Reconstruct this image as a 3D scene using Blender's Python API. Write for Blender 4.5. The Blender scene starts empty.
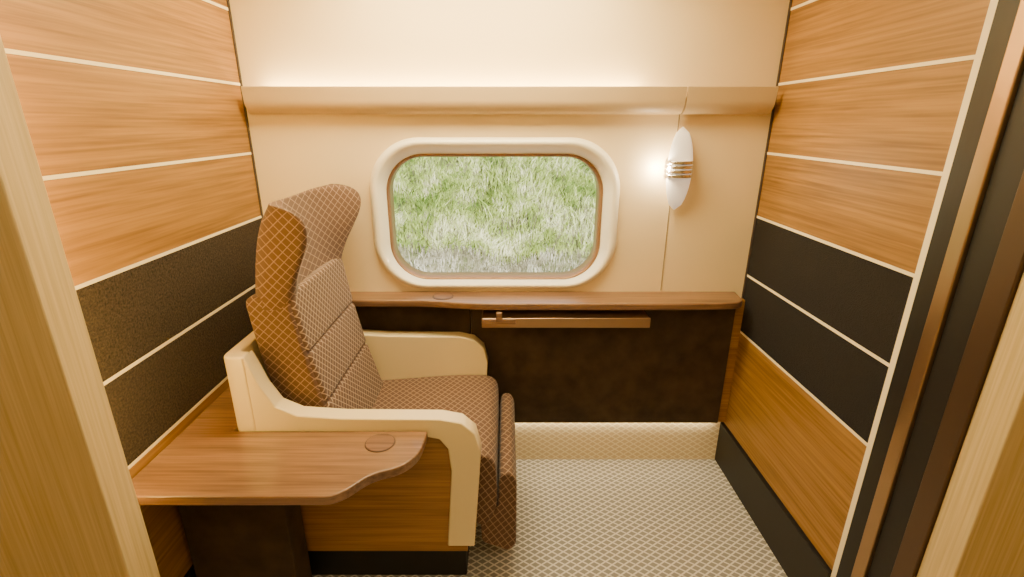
import bpy, bmesh, math, random
from mathutils import Vector
from mathutils.geometry import tessellate_polygon
random.seed(3)
scn = bpy.context.scene
COL = scn.collection

# ---------------- materials ----------------
def newmat(name):
    m = bpy.data.materials.new(name); m.use_nodes = True
    nt = m.node_tree
    b = nt.nodes['Principled BSDF']
    return m, nt, b
def N(nt, t, **kw):
    n = nt.nodes.new(t)
    for k, v in kw.items(): setattr(n, k, v)
    return n
def plain(name, col, rough=.5, metal=0, bump=0, bscale=200, emis=None, es=0, coat=0, var=0, sheen=0):
    m, nt, b = newmat(name)
    b.inputs['Base Color'].default_value = (*col, 1)
    b.inputs['Roughness'].default_value = rough
    b.inputs['Metallic'].default_value = metal
    b.inputs['Coat Weight'].default_value = coat
    b.inputs['Sheen Weight'].default_value = sheen
    if emis:
        b.inputs['Emission Color'].default_value = (*emis, 1)
        b.inputs['Emission Strength'].default_value = es
    tc = N(nt, 'ShaderNodeTexCoord')
    no = N(nt, 'ShaderNodeTexNoise'); no.inputs['Scale'].default_value = bscale
    no.inputs['Detail'].default_value = 4
    nt.links.new(tc.outputs['Object'], no.inputs['Vector'])
    if bump:
        bp = N(nt, 'ShaderNodeBump'); bp.inputs['Strength'].default_value = bump
        bp.inputs['Distance'].default_value = .004
        nt.links.new(no.outputs['Fac'], bp.inputs['Height'])
        nt.links.new(bp.outputs['Normal'], b.inputs['Normal'])
    if var:
        r = N(nt, 'ShaderNodeValToRGB')
        r.color_ramp.elements[0].position = .3; r.color_ramp.elements[1].position = .7
        r.color_ramp.elements[0].color = (*[c*(1-var) for c in col], 1)
        r.color_ramp.elements[1].color = (*[min(1, c*(1+var)) for c in col], 1)
        nt.links.new(no.outputs['Fac'], r.inputs['Fac'])
        nt.links.new(r.outputs['Color'], b.inputs['Base Color'])
    return m
def wood(name, dark, light, sc, rough=.5, coat=0, dist=.25, w2=.5):
    m, nt, b = newmat(name)
    tc = N(nt, 'ShaderNodeTexCoord'); oi = N(nt, 'ShaderNodeObjectInfo')
    mul = N(nt, 'ShaderNodeVectorMath', operation='SCALE'); mul.inputs[0].default_value = (7, 3, 5)
    nt.links.new(oi.outputs['Random'], mul.inputs['Scale'])
    add = N(nt, 'ShaderNodeVectorMath', operation='ADD')
    nt.links.new(tc.outputs['Object'], add.inputs[0]); nt.links.new(mul.outputs[0], add.inputs[1])
    mp = N(nt, 'ShaderNodeMapping'); mp.inputs['Scale'].default_value = sc
    nt.links.new(add.outputs[0], mp.inputs['Vector'])
    n1 = N(nt, 'ShaderNodeTexNoise'); n1.inputs['Scale'].default_value = 1; n1.inputs['Detail'].default_value = 5
    n1.inputs['Roughness'].default_value = .6; n1.inputs['Distortion'].default_value = dist
    mp2 = N(nt, 'ShaderNodeMapping'); mp2.inputs['Scale'].default_value = [s*(5 if s > 5 else 2.5) for s in sc]
    nt.links.new(add.outputs[0], mp2.inputs['Vector'])
    n2 = N(nt, 'ShaderNodeTexNoise'); n2.inputs['Scale'].default_value = 1; n2.inputs['Detail'].default_value = 3
    nt.links.new(mp.outputs[0], n1.inputs['Vector']); nt.links.new(mp2.outputs[0], n2.inputs['Vector'])
    mx = N(nt, 'ShaderNodeMath', operation='MULTIPLY_ADD'); mx.inputs[1].default_value = w2
    nt.links.new(n2.outputs['Fac'], mx.inputs[0])
    m2 = N(nt, 'ShaderNodeMath', operation='MULTIPLY'); m2.inputs[1].default_value = 1-w2
    nt.links.new(n1.outputs['Fac'], m2.inputs[0]); nt.links.new(m2.outputs[0], mx.inputs[2])
    r = N(nt, 'ShaderNodeValToRGB')
    r.color_ramp.elements[0].position = .37; r.color_ramp.elements[1].position = .61
    r.color_ramp.elements[0].color = (*dark, 1); r.color_ramp.elements[1].color = (*light, 1)
    nt.links.new(mx.outputs[0], r.inputs['Fac']); nt.links.new(r.outputs['Color'], b.inputs['Base Color'])
    b.inputs['Roughness'].default_value = rough; b.inputs['Coat Weight'].default_value = coat
    return m
def lattice(name, base, line, d1, d2, freq, width=.12, mode='lines', rough=.85, bumpd=.002):
    m, nt, b = newmat(name)
    tc = N(nt, 'ShaderNodeTexCoord')
    outs = []
    for d in (d1, d2):
        dt = N(nt, 'ShaderNodeVectorMath', operation='DOT_PRODUCT'); dt.inputs[1].default_value = d
        nt.links.new(tc.outputs['Object'], dt.inputs[0])
        mu = N(nt, 'ShaderNodeMath', operation='MULTIPLY'); mu.inputs[1].default_value = freq
        nt.links.new(dt.outputs['Value'], mu.inputs[0])
        pp = N(nt, 'ShaderNodeMath', operation='PINGPONG'); pp.inputs[1].default_value = .5
        nt.links.new(mu.outputs[0], pp.inputs[0])
        outs.append(pp.outputs[0])
    mn = N(nt, 'ShaderNodeMath', operation='MINIMUM' if mode == 'lines' else 'MAXIMUM')
    nt.links.new(outs[0], mn.inputs[0]); nt.links.new(outs[1], mn.inputs[1])
    mr = N(nt, 'ShaderNodeMapRange')
    mr.inputs['From Min'].default_value = width*.6; mr.inputs['From Max'].default_value = width*1.3
    mr.inputs['To Min'].default_value = 1; mr.inputs['To Max'].default_value = 0
    nt.links.new(mn.outputs[0], mr.inputs['Value'])
    mix = N(nt, 'ShaderNodeMix', data_type='RGBA')
    mix.inputs['A'].default_value = (*base, 1); mix.inputs['B'].default_value = (*line, 1)
    nt.links.new(mr.outputs[0], mix.inputs['Factor']); nt.links.new(mix.outputs['Result'], b.inputs['Base Color'])
    bp = N(nt, 'ShaderNodeBump'); bp.inputs['Strength'].default_value = .4; bp.inputs['Distance'].default_value = bumpd
    nt.links.new(mr.outputs[0], bp.inputs['Height']); nt.links.new(bp.outputs['Normal'], b.inputs['Normal'])
    b.inputs['Roughness'].default_value = rough
    b.inputs['Sheen Weight'].default_value = .1
    return m

OAK_D, OAK_L = (.200, .094, .016), (.385, .200, .043)
M_oak = wood('oak_veneer', OAK_D, OAK_L, (14, 1.1, 24))
M_oakx = wood('oak_veneer_chair', (.23, .108, .020), (.41, .210, .047), (1.2, 14, 26))
M_wal = wood('walnut_top', (.125, .063, .029), (.27, .148, .072), (1.5, 26, 26), rough=.35, coat=.3)
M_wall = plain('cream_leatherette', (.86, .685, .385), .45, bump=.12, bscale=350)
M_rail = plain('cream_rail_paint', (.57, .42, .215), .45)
M_shell = plain('cream_shell', (.85, .70, .38), .35, coat=.3)
M_ring = plain('window_trim_ivory', (.97, .90, .68), .35, coat=.3)
M_strip = plain('cream_strip', (.97, .85, .54), .4)
M_black = plain('black_textile', (.009, .007, .006), .95, bump=.9, bscale=330, var=.5)
M_blackLit = plain('black_textile_lit', (.030, .020, .011), .95, bump=1, bscale=170, var=.97)  # same black textile, grazing light on left wall painted in as paler warm speckle
M_suede = plain('brown_suede', (.046, .028, .012), .9, bump=.2, bscale=14, var=.35)
M_dark = plain('black_plinth', (.010, .009, .008), .5)
M_gap = plain('dark_gap_rubber', (.05, .035, .03), .6)
M_bronze = plain('bronze_metal', (.42, .28, .16), .32, metal=.9)
M_frame = plain('window_bronze', (.30, .17, .085), .35, metal=.3)
M_bronzeD = plain('dark_bronze', (.11, .07, .045), .35, metal=.6)
M_chrome = plain('chrome', (.75, .72, .68), .2, metal=1)
M_lamp = plain('frosted_glass_lit', (.95, .90, .82), .3, emis=(1, .86, .68), es=.45)
M_led = plain('led_warm', (1, .9, .7), .5, emis=(1, .78, .46), es=8)
M_ceil = plain('ceiling_cream', (.85, .76, .56), .6)
M_seam = plain('seam_line', (.30, .22, .13), .8)  # own colour of the vertical wall seam
BR, GD = (.110, .057, .031), (.31, .20, .12)
D1, D2 = (1, 1, .6), (1, -.6, -1)
M_fabS = lattice('chair_fabric_side', BR, GD, (1, .45, 1), (1, -.45, -1), 34, .055)
M_fabH = lattice('chair_fabric_head', BR, GD, (1, .5, 1), (1, .5, -1), 34, .055)
M_fabF = lattice('chair_fabric_front', (.108, .057, .032), (.40, .28, .18), (0, 1, 1), (0, 1, -1), 38, .085)
M_fabT = lattice('chair_fabric_seat', (.110, .057, .032), (.31, .20, .12), D1, D2, 36, .07)
M_fabL = lattice('chair_fabric_leg', BR, GD, D1, D2, 36, .07)
M_carpet = lattice('carpet_woven', (.265, .255, .24), (.70, .675, .62), (1, 1.5, 0), (1, -1.5, 0), 23, .12, rough=.9, bumpd=.005)
M_riser = lattice('riser_woven', (.72, .59, .37), (.92, .82, .58), (1, 0, 1.5), (1, 0, -1.5), 23, .12, rough=.9)
def hairline():
    m, nt, b = newmat('cream_hairline_panel')
    tc = N(nt, 'ShaderNodeTexCoord'); mp = N(nt, 'ShaderNodeMapping'); mp.inputs['Scale'].default_value = (170, 170, 3)
    no = N(nt, 'ShaderNodeTexNoise'); no.inputs['Scale'].default_value = 1; no.inputs['Detail'].default_value = 3
    nt.links.new(tc.outputs['Object'], mp.inputs[0]); nt.links.new(mp.outputs[0], no.inputs['Vector'])
    r = N(nt, 'ShaderNodeValToRGB'); r.color_ramp.elements[0].position = .3; r.color_ramp.elements[1].position = .7
    r.color_ramp.elements[0].color = (.54, .40, .165, 1); r.color_ramp.elements[1].color = (.70, .54, .26, 1)
    nt.links.new(no.outputs['Fac'], r.inputs[0]); nt.links.new(r.outputs[0], b.inputs['Base Color'])
    b.inputs['Roughness'].default_value = .45
    return m
M_hair = hairline()

# ---------------- mesh helpers ----------------
def mk(name, verts, faces, mat, parent=None, bevel=0, smooth=False, seg=3, sub=0):
    me = bpy.data.meshes.new(name); me.from_pydata(verts, [], faces); me.update()
    bm = bmesh.new(); bm.from_mesh(me); bmesh.ops.recalc_face_normals(bm, faces=bm.faces); bm.to_mesh(me); bm.free()
    ob = bpy.data.objects.new(name, me); COL.objects.link(ob)
    me.materials.append(mat)
    if bevel:
        md = ob.modifiers.new('bev', 'BEVEL'); md.width = bevel; md.segments = seg; md.limit_method = 'ANGLE'
        md.angle_limit = math.radians(35); smooth = True
    if sub:
        md = ob.modifiers.new('sub', 'SUBSURF'); md.levels = sub; md.render_levels = sub; smooth = True
    if smooth:
        for p in me.polygons: p.use_smooth = True
        if bevel:
            wn = ob.modifiers.new('wn', 'WEIGHTED_NORMAL'); wn.keep_sharp = False
    if parent: ob.parent = parent
    return ob
def box(name, x0, x1, y0, y1, z0, z1, mat, parent=None, bevel=0, **k):
    v = [(x, y, z) for x in (x0, x1) for y in (y0, y1) for z in (z0, z1)]
    f = [(0, 1, 3, 2), (4, 6, 7, 5), (0, 4, 5, 1), (2, 3, 7, 6), (0, 2, 6, 4), (1, 5, 7, 3)]
    return mk(name, v, f, mat, parent, bevel, **k)
def prism(name, pts, axis, a0, a1, mat, parent=None, bevel=0, **k):
    def P(p, a):
        return {'y': (p[0], a, p[1]), 'z': (p[0], p[1], a), 'x': (a, p[0], p[1])}[axis]
    n = len(pts)
    v = [P(p, a0) for p in pts] + [P(p, a1) for p in pts]
    f = [tuple(range(n)), tuple(range(2*n-1, n-1, -1))] + [(i, (i+1) % n, n+(i+1) % n, n+i) for i in range(n)]
    return mk(name, v, f, mat, parent, bevel, **k)
def rounded(pts, rads, seg=6):
    out = []; n = len(pts)
    if not isinstance(rads, (list, tuple)): rads = [rads]*n
    for i in range(n):
        p = Vector(pts[i]); a = Vector(pts[i-1]); c = Vector(pts[(i+1) % n]); r = rads[i]
        if r <= 0: out.append(tuple(p)); continue
        la, lc = (a-p).length, (c-p).length
        d = min(r, la*.49, lc*.49)
        q0 = p+(a-p).normalized()*d; q1 = p+(c-p).normalized()*d
        for k in range(seg+1):
            t = k/seg
            out.append(tuple((1-t)**2*q0+2*t*(1-t)*p+t*t*q1))
    return out
def empty(name):
    e = bpy.data.objects.new(name, None); COL.objects.link(e); e.empty_display_size = .1
    return e
def rrect(cx, cz, hx, hz, r, seg=14):
    out = []
    for sx, sz, a0 in ((1, 1, 0), (-1, 1, 90), (-1, -1, 180), (1, -1, 270)):
        for k in range(seg+1):
            a = math.radians(a0+90*k/seg)
            out.append((cx+sx*(hx-r)+r*math.cos(a), cz+sz*(hz-r)+r*math.sin(a)))
    return out

XL, XR, YF, ZC = -.995, 1.02, 2.0, 2.12
# ---------------- shell ----------------
box('floor', -1.7, 1.7, -.95, 2.1, -.06, 0, M_carpet)
box('ceiling', -1.7, 1.7, -.95, 2.1, ZC, ZC+.06, M_ceil)
box('wall_corridor', -1.7, 1.7, -1.0, -.95, 0, ZC, M_hair)
box('wall_corridor_left', -1.75, -1.7, -.95, .85, 0, ZC, M_hair)
box('wall_corridor_right', 1.7, 1.75, -.95, .85, 0, ZC, M_hair)
CX, CZ = -.045, 1.178
hole = rrect(CX, CZ, .50, .3075, .205)
outer = [(XL-.06, 0), (XR+.06, 0), (XR+.06, ZC), (XL-.06, ZC)]
tri = tessellate_polygon([[Vector((x, z, 0)) for x, z in outer], [Vector((x, z, 0)) for x, z in hole]])
allp = outer+hole
wv = [(x, YF, z) for x, z in allp]
wall_b = mk('wall_back', wv, [tuple(t) for t in tri], M_wall)
def ringloft(name, rings, mat, parent=None):
    v = []; f = []; n = len(rings[0][1])
    for y, r in rings: v += [(x, y, z) for x, z in r]
    for k in range(len(rings)-1):
        for i in range(n):
            j = (i+1) % n
            f.append((k*n+i, k*n+j, (k+1)*n+j, (k+1)*n+i))
    return mk(name, v, f, mat, parent, smooth=True)
win = empty('window_1')
ringloft('trim_ring', [(2.0, rrect(CX, CZ, .503, .310, .207)), (1.989, rrect(CX, CZ, .499, .306, .205)), (1.980, rrect(CX, CZ, .489, .297, .198)),
     (1.978, rrect(CX, CZ, .480, .290, .190)), (1.984, rrect(CX, CZ-.003, .468, .281, .180)), (2.045, rrect(CX, 1.160, .445, .264, .158))], M_ring, win)
ringloft('inner_frame', [(2.047, rrect(CX-.003, 1.158, .449, .268, .158)), (2.041, rrect(CX-.003, 1.158, .443, .262, .154)), (2.044, rrect(CX-.003, 1.158, .436, .256, .148)),
     (2.060, rrect(CX-.003, 1.158, .433, .253, .145)), (2.12, rrect(CX-.003, 1.158, .433, .253, .145)), (2.13, rrect(CX-.003, 1.158, .58, .39, .14))], M_frame, win)
gl, nt, b = newmat('window_glass')
tr = N(nt, 'ShaderNodeBsdfTransparent'); gs = N(nt, 'ShaderNodeBsdfGlossy'); gs.inputs['Roughness'].default_value = .02
mxs = N(nt, 'ShaderNodeMixShader'); mxs.inputs[0].default_value = .015
nt.links.new(tr.outputs[0], mxs.inputs[1]); nt.links.new(gs.outputs[0], mxs.inputs[2])
nt.links.new(mxs.outputs[0], nt.nodes['Material Output'].inputs['Surface'])
g = rrect(CX-.003, 1.158, .434, .256, .145)
mk('glass', [(x, 2.09, z) for x, z in g], [tuple(range(len(g)))], gl, win)

zs = [.208, .680, .930, 1.180, 1.429, 1.678, 1.927, ZC]
def sidewall(name, side, x, y0, y1, black):
    s = 1 if side == 'right' else -1
    xo = x+.06*s
    w = box(name, min(x+.012*s, xo), max(x+.012*s, xo), y0, YF, 0, ZC, M_strip)
    for i in range(len(zs)-1):
        z0, z1 = zs[i]+.0045, zs[i+1]-.0045
        mat = black if i in (1, 2) else M_oak
        box('plank_%d' % (i+1), min(x, x+.014*s), max(x, x+.014*s), y0, YF-.012, z0, z1, mat, w, bevel=.0012, seg=1)
        if i: box('strip_%d' % i, min(x-.001*s, x+.014*s), max(x-.001*s, x+.014*s), y0, YF-.012, zs[i]-.0046, zs[i]+.0046, M_strip, w)
    box('corner_gap', min(x-.004*s, x+.014*s), max(x-.004*s, x+.014*s), YF-.012, YF-.001, 0, ZC, M_gap, w)
    return w
sidewall('wall_right', 'right', XR, 1.172, YF, M_black)
sidewall('wall_left', 'left', XL, .93, YF, M_blackLit)
box('baseboard_right', XR-.012, XR+.014, 1.172, YF-.0, 0, .206, M_dark, bevel=.002)
box('baseboard_left', XL-.014, XL+.004, .94, YF, 0, .206, M_dark, bevel=.002)
dr = empty('trim_doorway_right')
box('edge_strip', XR-.004, XR+.06, 1.150, 1.172, 0, ZC, M_strip, dr, bevel=.002)
box('seal_a', XR-.008, XR+.06, 1.092, 1.150, 0, ZC, M_dark, dr, bevel=.004)
box('bronze_rail', XR-.016, XR+.06, 1.052, 1.092, 0, ZC, M_bronze, dr, bevel=.004)
box('seal_b', XR-.006, XR+.06, .985, 1.052, 0, ZC, M_dark, dr, bevel=.002)
box('bronze_jamb', XR-.010, XR+.06, .93, .985, 0, ZC, M_bronzeD, dr, bevel=.003)
box('wall_front_right', XR-.002, 1.7, .85, .93, 0, ZC, M_hair, bevel=.004)
box('wall_front_left', -1.7, -.857, .85, .93, 0, ZC, M_hair, bevel=.004)

# ---------------- rail on window wall ----------------
rail = empty('trim_rail')
prof = rounded([(2.0, 1.572), (1.965, 1.572), (1.938, 1.60), (1.930, 1.668), (1.940, 1.668), (1.948, 1.63), (2.0, 1.63)], [0, .03, .03, .004, .004, .01, 0])
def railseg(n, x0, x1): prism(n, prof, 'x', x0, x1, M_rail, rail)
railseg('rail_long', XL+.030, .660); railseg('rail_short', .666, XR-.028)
box('cove_led', XL+.08, .62, 1.960, 1.978, 1.631, 1.638, M_led, rail)
box('seam_trim', .6630, .6660, YF-.002, YF+.002, .86, 1.60, M_seam)

# ---------------- ledge, cabinet ----------------
led = empty('window_ledge')
pl = rounded([(-.722, 1.999), (-.722, 1.885), (-.32, 1.885), (-.12, 1.845), (.80, 1.845), (.965, 1.860), (.985, 1.999)], [0, 0, .15, .15, .2, .05, 0])
prism('top', pl, 'z', .827, .856, M_wal, led, bevel=.006)
def disc(name, cx, cy, z, r, mat, parent, h=.002):
    pts = [(cx+r*math.cos(a*math.pi/20), cy+r*math.sin(a*math.pi/20)) for a in range(40)]
    return prism(name, pts, 'z', z-.001, z+h, mat, parent, bevel=.001, seg=2)
M_ringd = plain('cup_ring', (.06, .03, .018), .35); M_walc = wood('walnut_cup', (.105, .052, .026), (.21, .11, .06), (1.8, 24, 24), rough=.4)
disc('cup_rim', -.262, 1.932, .856, .044, M_ringd, led); disc('cup_pad', -.262, 1.932, .8565, .037, M_walc, led, .0025)
cab = empty('window_cabinet')
box('panel_right', -.150, .980, 1.958, 1.998, .225, .826, M_suede, cab, bevel=.003)
box('panel_left', XL+.002, -.154, 1.968, 1.998, .225, .826, M_suede, cab, bevel=.003)
box('side_filler', .981, XR-.001, 1.968, 1.998, .225, .826, M_oakx, cab)
box('riser', XL, XR-.012, 1.990, 1.998, 0, .228, M_riser, cab)
box('kick_led', -.9, .98, 1.968, 1.980, .2215, .2255, M_led, cab)
tb = empty('folding_table')
box('slab', -.098, .585, 1.850, 1.956, .765, .790, M_wal, tb, bevel=.004)
box('slab_edge', -.098, .585, 1.842, 1.852, .752, .794, M_bronze, tb, bevel=.003)
box('latch_plate', -.098, .04, 1.835, 1.844, .770, .792, M_wal, tb, bevel=.003)
box('latch', -.04, -.015, 1.828, 1.844, .785, .822, M_wal, tb, bevel=.003)

# ---------------- sconce ----------------
sc = empty('wall_sconce')
def petal(name, zc, y0, hw, hh, th, mat):
    v = []; f = []; nu, nv = 24, 14
    for i in range(nv+1):
        t = -1+2*i/nv
        w = math.sqrt(max(0, 1-abs(t)**1.9))
        for j in range(nu):
            a = 2*math.pi*j/nu
            v.append((.678+hw*w*math.cos(a), y0-th*w*.5+th*.5*w*math.sin(a), zc+hh*t))
    for i in range(nv):
        for j in range(nu):
            f.append((i*nu+j, i*nu+(j+1) % nu, (i+1)*nu+(j+1) % nu, (i+1)*nu+j))
    return mk(name, v, f, mat, sc, smooth=True)
petal('glass_petal', 1.368, 1.985, .050, .160, .028, M_lamp)
pts = [(.678+.052*math.cos(a), 1.972+.038*math.sin(a)) for a in [math.pi+math.pi*k/16 for k in range(17)]]
for i in range(4):
    prism('band_%d' % (i+1), pts+[(.730, 1.999), (.626, 1.999)], 'z', 1.338+.017*i, 1.351+.017*i, M_chrome, sc, bevel=.003)
box('wall_mount', .655, .70, 1.97, 1.999, 1.33, 1.41, M_chrome, sc)

# ---------------- chair ----------------
ch = empty('train_armchair')
YN, YR = 1.282, 1.945
outp = rounded([(-.76, YN), (-.828, YN), (-.828, YR), (-.76, YR)], [0, .06, .06, 0], 8)
inp = rounded([(-.76, YR-.045), (-.790, YR-.045), (-.790, YN+.045), (-.76, YN+.045)], [0, .03, .03, 0], 8)
prism('shell_back', outp+inp, 'z', .20, .90, M_shell, ch, bevel=.008)
armtop = [(-.762, .90), (-.752, .88), (-.725, .80), (-.69, .735), (-.63, .705), (-.50, .695), (-.20, .692), (-.135, .678), (-.095, .64), (-.078, .57), (-.105, .20)]
near = armtop+[(-.195, .20), (-.172, .50), (-.180, .585), (-.205, .62), (-.26, .632), (-.762, .632)]
prism('arm_near', near, 'y', YN, YN+.058, M_shell, ch, bevel=.009)
far = armtop+[(-.762, .20)]
prism('arm_far', far, 'y', YR-.058, YR, M_shell, ch, bevel=.009)
box('side_panel_near', -.765, -.165, YN+.014, YN+.05, .20, .64, M_oakx, ch)
box('side_panel_low', -.78, -.13, YN+.02, YR-.06, .16, .30, M_oakx, ch)
box('plinth', -.78, -.140, 1.345, 1.90, 0, .165, M_dark, ch, bevel=.006)
seat = rounded([(-.66, .34), (-.66, .485), (-.50, .495), (-.20, .52), (-.035, .515), (-.028, .30), (-.075, .22), (-.11, .24), (-.12, .34)], [.01, .02, .1, .1, .06, .05, .02, .02, .02])
prism('seat_cushion', seat, 'y', 1.345, 1.885, M_fabT, ch, bevel=.02, seg=4)
lr = rounded([(-.03, .12), (-.085, .14), (-.09, .26), (-.028, .29), (-.024, .40), (-.015, .435), (.020, .435), (.036, .40), (.036, .13), (.01, .10)], [.02]*10)
prism('leg_rest', lr, 'y', 1.355, 1.875, M_fabL, ch, bevel=.018, seg=4)
bf = rounded([(-.68, .46), (-.725, .66), (-.765, .88), (-.782, 1.05), (-.65, 1.05), (-.625, .9), (-.595, .74), (-.53, .48)], [.02, .1, .1, .03, .02, .1, .1, .02])
prism('back_frame', bf, 'y', 1.372, 1.862, M_fabS, ch, bevel=.028, seg=4)
segs = [((-.525, .475), (-.583, .685)), ((-.584, .688), (-.620, .862)), ((-.621, .865), (-.650, 1.060))]
for i, (a, c) in enumerate(segs):
    pf = [(a[0]+.012, a[1]), (c[0]+.012, c[1]), (c[0]-.04, c[1]), (a[0]-.04, a[1])]
    prism('back_cushion_%d' % (i+1), pf, 'y', 1.382, 1.853, M_fabF, ch, bevel=.013, seg=4)
levels = [(1.005, .012, .0), (1.03, .03, 0), (1.08, .055, .002), (1.14, .095, .012), (1.20, .140, .028), (1.255, .160, .046), (1.290, .150, .052), (1.314, .110, .042), (1.326, .04, .018)]
v = []; nn = 21
def ringpts(z, w, fl):
    tt = (z-1.0)/.326
    xc = -.650-.050*tt; xr = -.790+.03*tt**2+.05*tt**6
    yn, yf = 1.366-fl*.2, 1.864+fl*1.35
    ring = []
    for k in range(nn):
        s = -1+2*k/(nn-1)
        ring.append((xc+(w+.015*tt)*abs(s)**3.0-.03*abs(s)**18, (yn+yf)/2+s*(yf-yn)/2, z-.012*(1-abs(s)**2)*tt**3))
    for k in range(nn):
        s = 1-2*k/(nn-1)
        ring.append((xr+(.04+w*.72)*abs(s)**4.5, (yn+yf)/2+s*(yf-yn)/2*1.0, z-.012*(1-abs(s)**2)*tt**3))
    return ring
for z, w, fl in levels: v += ringpts(z, w, fl)
R = nn*2; f = []
for k in range(len(levels)-1):
    for i in range(R):
        j = (i+1) % R
        f.append((k*R+i, k*R+j, (k+1)*R+j, (k+1)*R+i))
for base in (0, (len(levels)-1)*R):
    for i in range(nn-1):
        f.append((base+i, base+i+1, base+R-2-i, base+R-1-i))
mk('headrest', v, f, M_fabH, ch, sub=2)

# ---------------- side console ----------------
con = empty('side_console_table')
tp = [(-.985, 1.0), (-.44, 1.0), (-.405, 1.025), (-.36, 1.085), (-.285, 1.112), (-.245, 1.17), (-.238, 1.279), (-.832, 1.279), (-.832, 1.62), (-.985, 1.62)]
prism('top', rounded(tp, [0, .04, .02, .05, .04, .05, .0, 0, 0, 0]), 'z', .626, .655, M_wal, con, bevel=.005)
disc('cup_rim', -.368, 1.219, .655, .044, M_ringd, con); disc('cup_pad', -.368, 1.219, .6555, .041, M_walc, con, .0025)
box('cabinet', -.980, -.660, 1.18, 1.278, 0, .626, M_suede, con, bevel=.005)

# ---------------- outside ----------------
def grassmat(name, c0, c1, c2, scale=2.2):
    m, nt, b = newmat(name)
    tc = N(nt, 'ShaderNodeTexCoord'); no = N(nt, 'ShaderNodeTexNoise'); no.inputs['Scale'].default_value = scale; no.inputs['Detail'].default_value = 9
    no.inputs['Roughness'].default_value = .75
    nt.links.new(tc.outputs['Object'], no.inputs['Vector'])
    r = N(nt, 'ShaderNodeValToRGB'); e = r.color_ramp.elements
    e[0].position = .38; e[0].color = (*c0, 1); e[1].position = .62; e[1].color = (*c2, 1)
    x = e.new(.50); x.color = (*c1, 1)
    nt.links.new(no.outputs['Fac'], r.inputs[0]); nt.links.new(r.outputs[0], b.inputs['Base Color'])
    b.inputs['Roughness'].default_value = .9
    return m
M_gr = grassmat('grass_ground', (.03, .04, .01), (.11, .12, .04), (.30, .28, .17))
M_green = grassmat('grass_blades', (.12, .22, .025), (.42, .52, .12), (.95, .93, .60), 2.2)
M_dead = grassmat('dry_grass', (.10, .09, .05), (.38, .35, .23), (.86, .82, .68), 4)
def gz(x, y):
    b = .15 if y < 5.4 else .15+(y-5.4)*.62
    return b+.06*math.sin(x*3+y*2)+.05*math.sin(x*7.3-y*4)
nx, ny = 60, 50; v = []; f = []
for j in range(ny+1):
    for i in range(nx+1):
        x = -7+14*i/nx; y = 2.6+9*j/ny
        v.append((x, y, gz(x, y)-.03))
for j in range(ny):
    for i in range(nx):
        a = j*(nx+1)+i; f.append((a, a+1, a+nx+2, a+nx+1))
mk('ground_embankment', v, f, M_gr, smooth=True)
v = []; f = []; mi = []
def blades(cnt, y0, y1, h0, h1, wmax, m):
    for k in range(cnt):
        y = random.uniform(y0, y1); x = random.uniform(-.62, .58)*y+random.uniform(-.4, .4); z = gz(x, y)
        clump = .55+.45*math.sin(x*5+2*math.sin(y*4))*math.sin(y*6+x*2)
        h = random.uniform(h0, h1)*(.4+clump*1.2); a = random.uniform(0, 6.28); w = random.uniform(.3, 1)*wmax
        lx, ly = random.gauss(.15, .6)*h, random.uniform(-.5, .3)*h
        dx, dy = w*math.cos(a), w*math.sin(a)*.5
        q = len(v)
        v.extend([(x-dx, y-dy, z-.04), (x+dx, y+dy, z-.04), (x+lx*.35-dx*.8, y+ly*.35, z+h*.6), (x+lx*.35+dx*.8, y+ly*.35, z+h*.6), (x+lx, y+ly, z+h)])
        f.extend([(q, q+1, q+3, q+2), (q+2, q+3, q+4)]); mi.extend([m, m])
blades(26000, 5.3, 8.3, .06, .22, .013, 0)
blades(9000, 3.4, 5.9, .03, .11, .009, 1)
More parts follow.
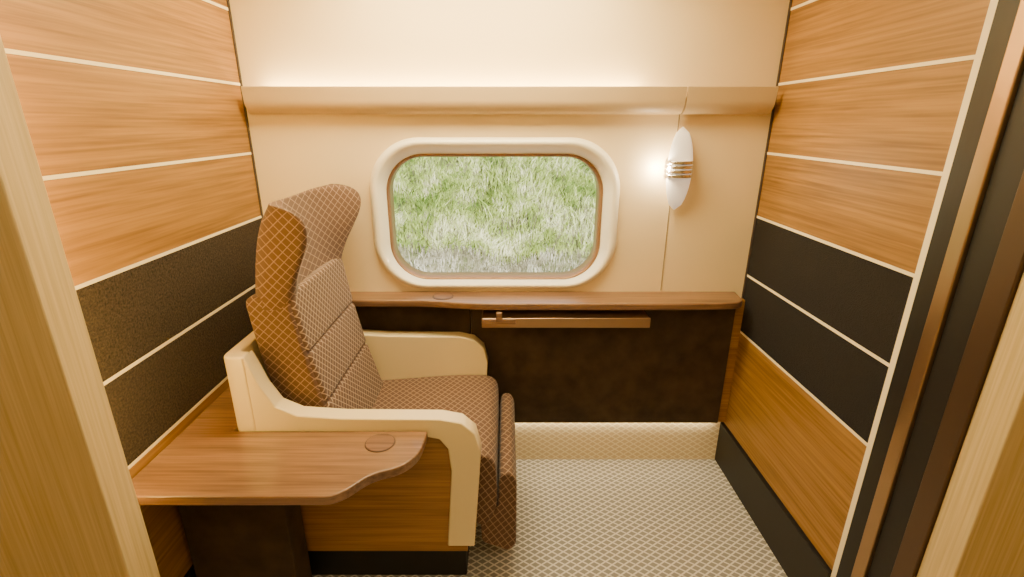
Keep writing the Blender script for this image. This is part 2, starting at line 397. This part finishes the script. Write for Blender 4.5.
go = mk('meadow_grass', v, f, M_green)
go.data.materials.append(M_dead)
go.data.polygons.foreach_set('material_index', mi)

# ---------------- lights ----------------
def area(name, loc, rot, sx, sy, power, col, spread=180):
    l = bpy.data.lights.new(name, 'AREA'); l.shape = 'RECTANGLE'; l.size = sx; l.size_y = sy
    l.energy = power; l.color = col; l.spread = math.radians(spread)
    o = bpy.data.objects.new(name, l); COL.objects.link(o); o.location = loc; o.rotation_euler = [math.radians(a) for a in rot]
    return o
WARM = (1, .80, .46)
area('ceiling_light', (-.1, 1.62, ZC-.01), (0, 0, 0), 1.0, .35, 38, WARM)
area('corridor_light', (0, .1, ZC-.01), (0, 0, 0), 1.6, .8, 14, WARM)
area('cove_light', (-.2, 1.970, 1.645), (180, 0, 0), 1.4, .02, 8.0, (1, .76, .38))
area('kick_light', (.04, 1.974, .2205), (0, 0, 0), 1.85, .01, 1.0, (1, .76, .40))
area('led_strip_light', (-.94, .945, 1.35), (90, 0, 180), .05, 1.3, 16.0, (1, .76, .34))
l = bpy.data.lights.new('sconce_bulb', 'POINT'); l.energy = 3.2; l.color = (1, .80, .52); l.shadow_soft_size = .012
o = bpy.data.objects.new('sconce_bulb', l); COL.objects.link(o); o.location = (.600, 1.955, 1.372); o.parent = sc
l = bpy.data.lights.new('sun', 'SUN'); l.energy = 12; l.color = (1, .97, .88); l.angle = .02
o = bpy.data.objects.new('sun', l); COL.objects.link(o); o.rotation_euler = (math.radians(28), math.radians(25), 0)
w = bpy.data.worlds.new('World'); scn.world = w; w.use_nodes = True
w.node_tree.nodes['Background'].inputs[0].default_value = (.88, .93, 1, 1)
w.node_tree.nodes['Background'].inputs[1].default_value = 1.6

# ---------------- camera ----------------
cam = bpy.data.cameras.new('camera'); co = bpy.data.objects.new('camera', cam); COL.objects.link(co)
co.location = (0, 0, 1.543); co.rotation_euler = (math.radians(90-18.65), 0, 0)
cam.sensor_width = 36; cam.lens = 492/1024*36; cam.shift_x = 6/1024; cam.clip_start = .02
scn.camera = co
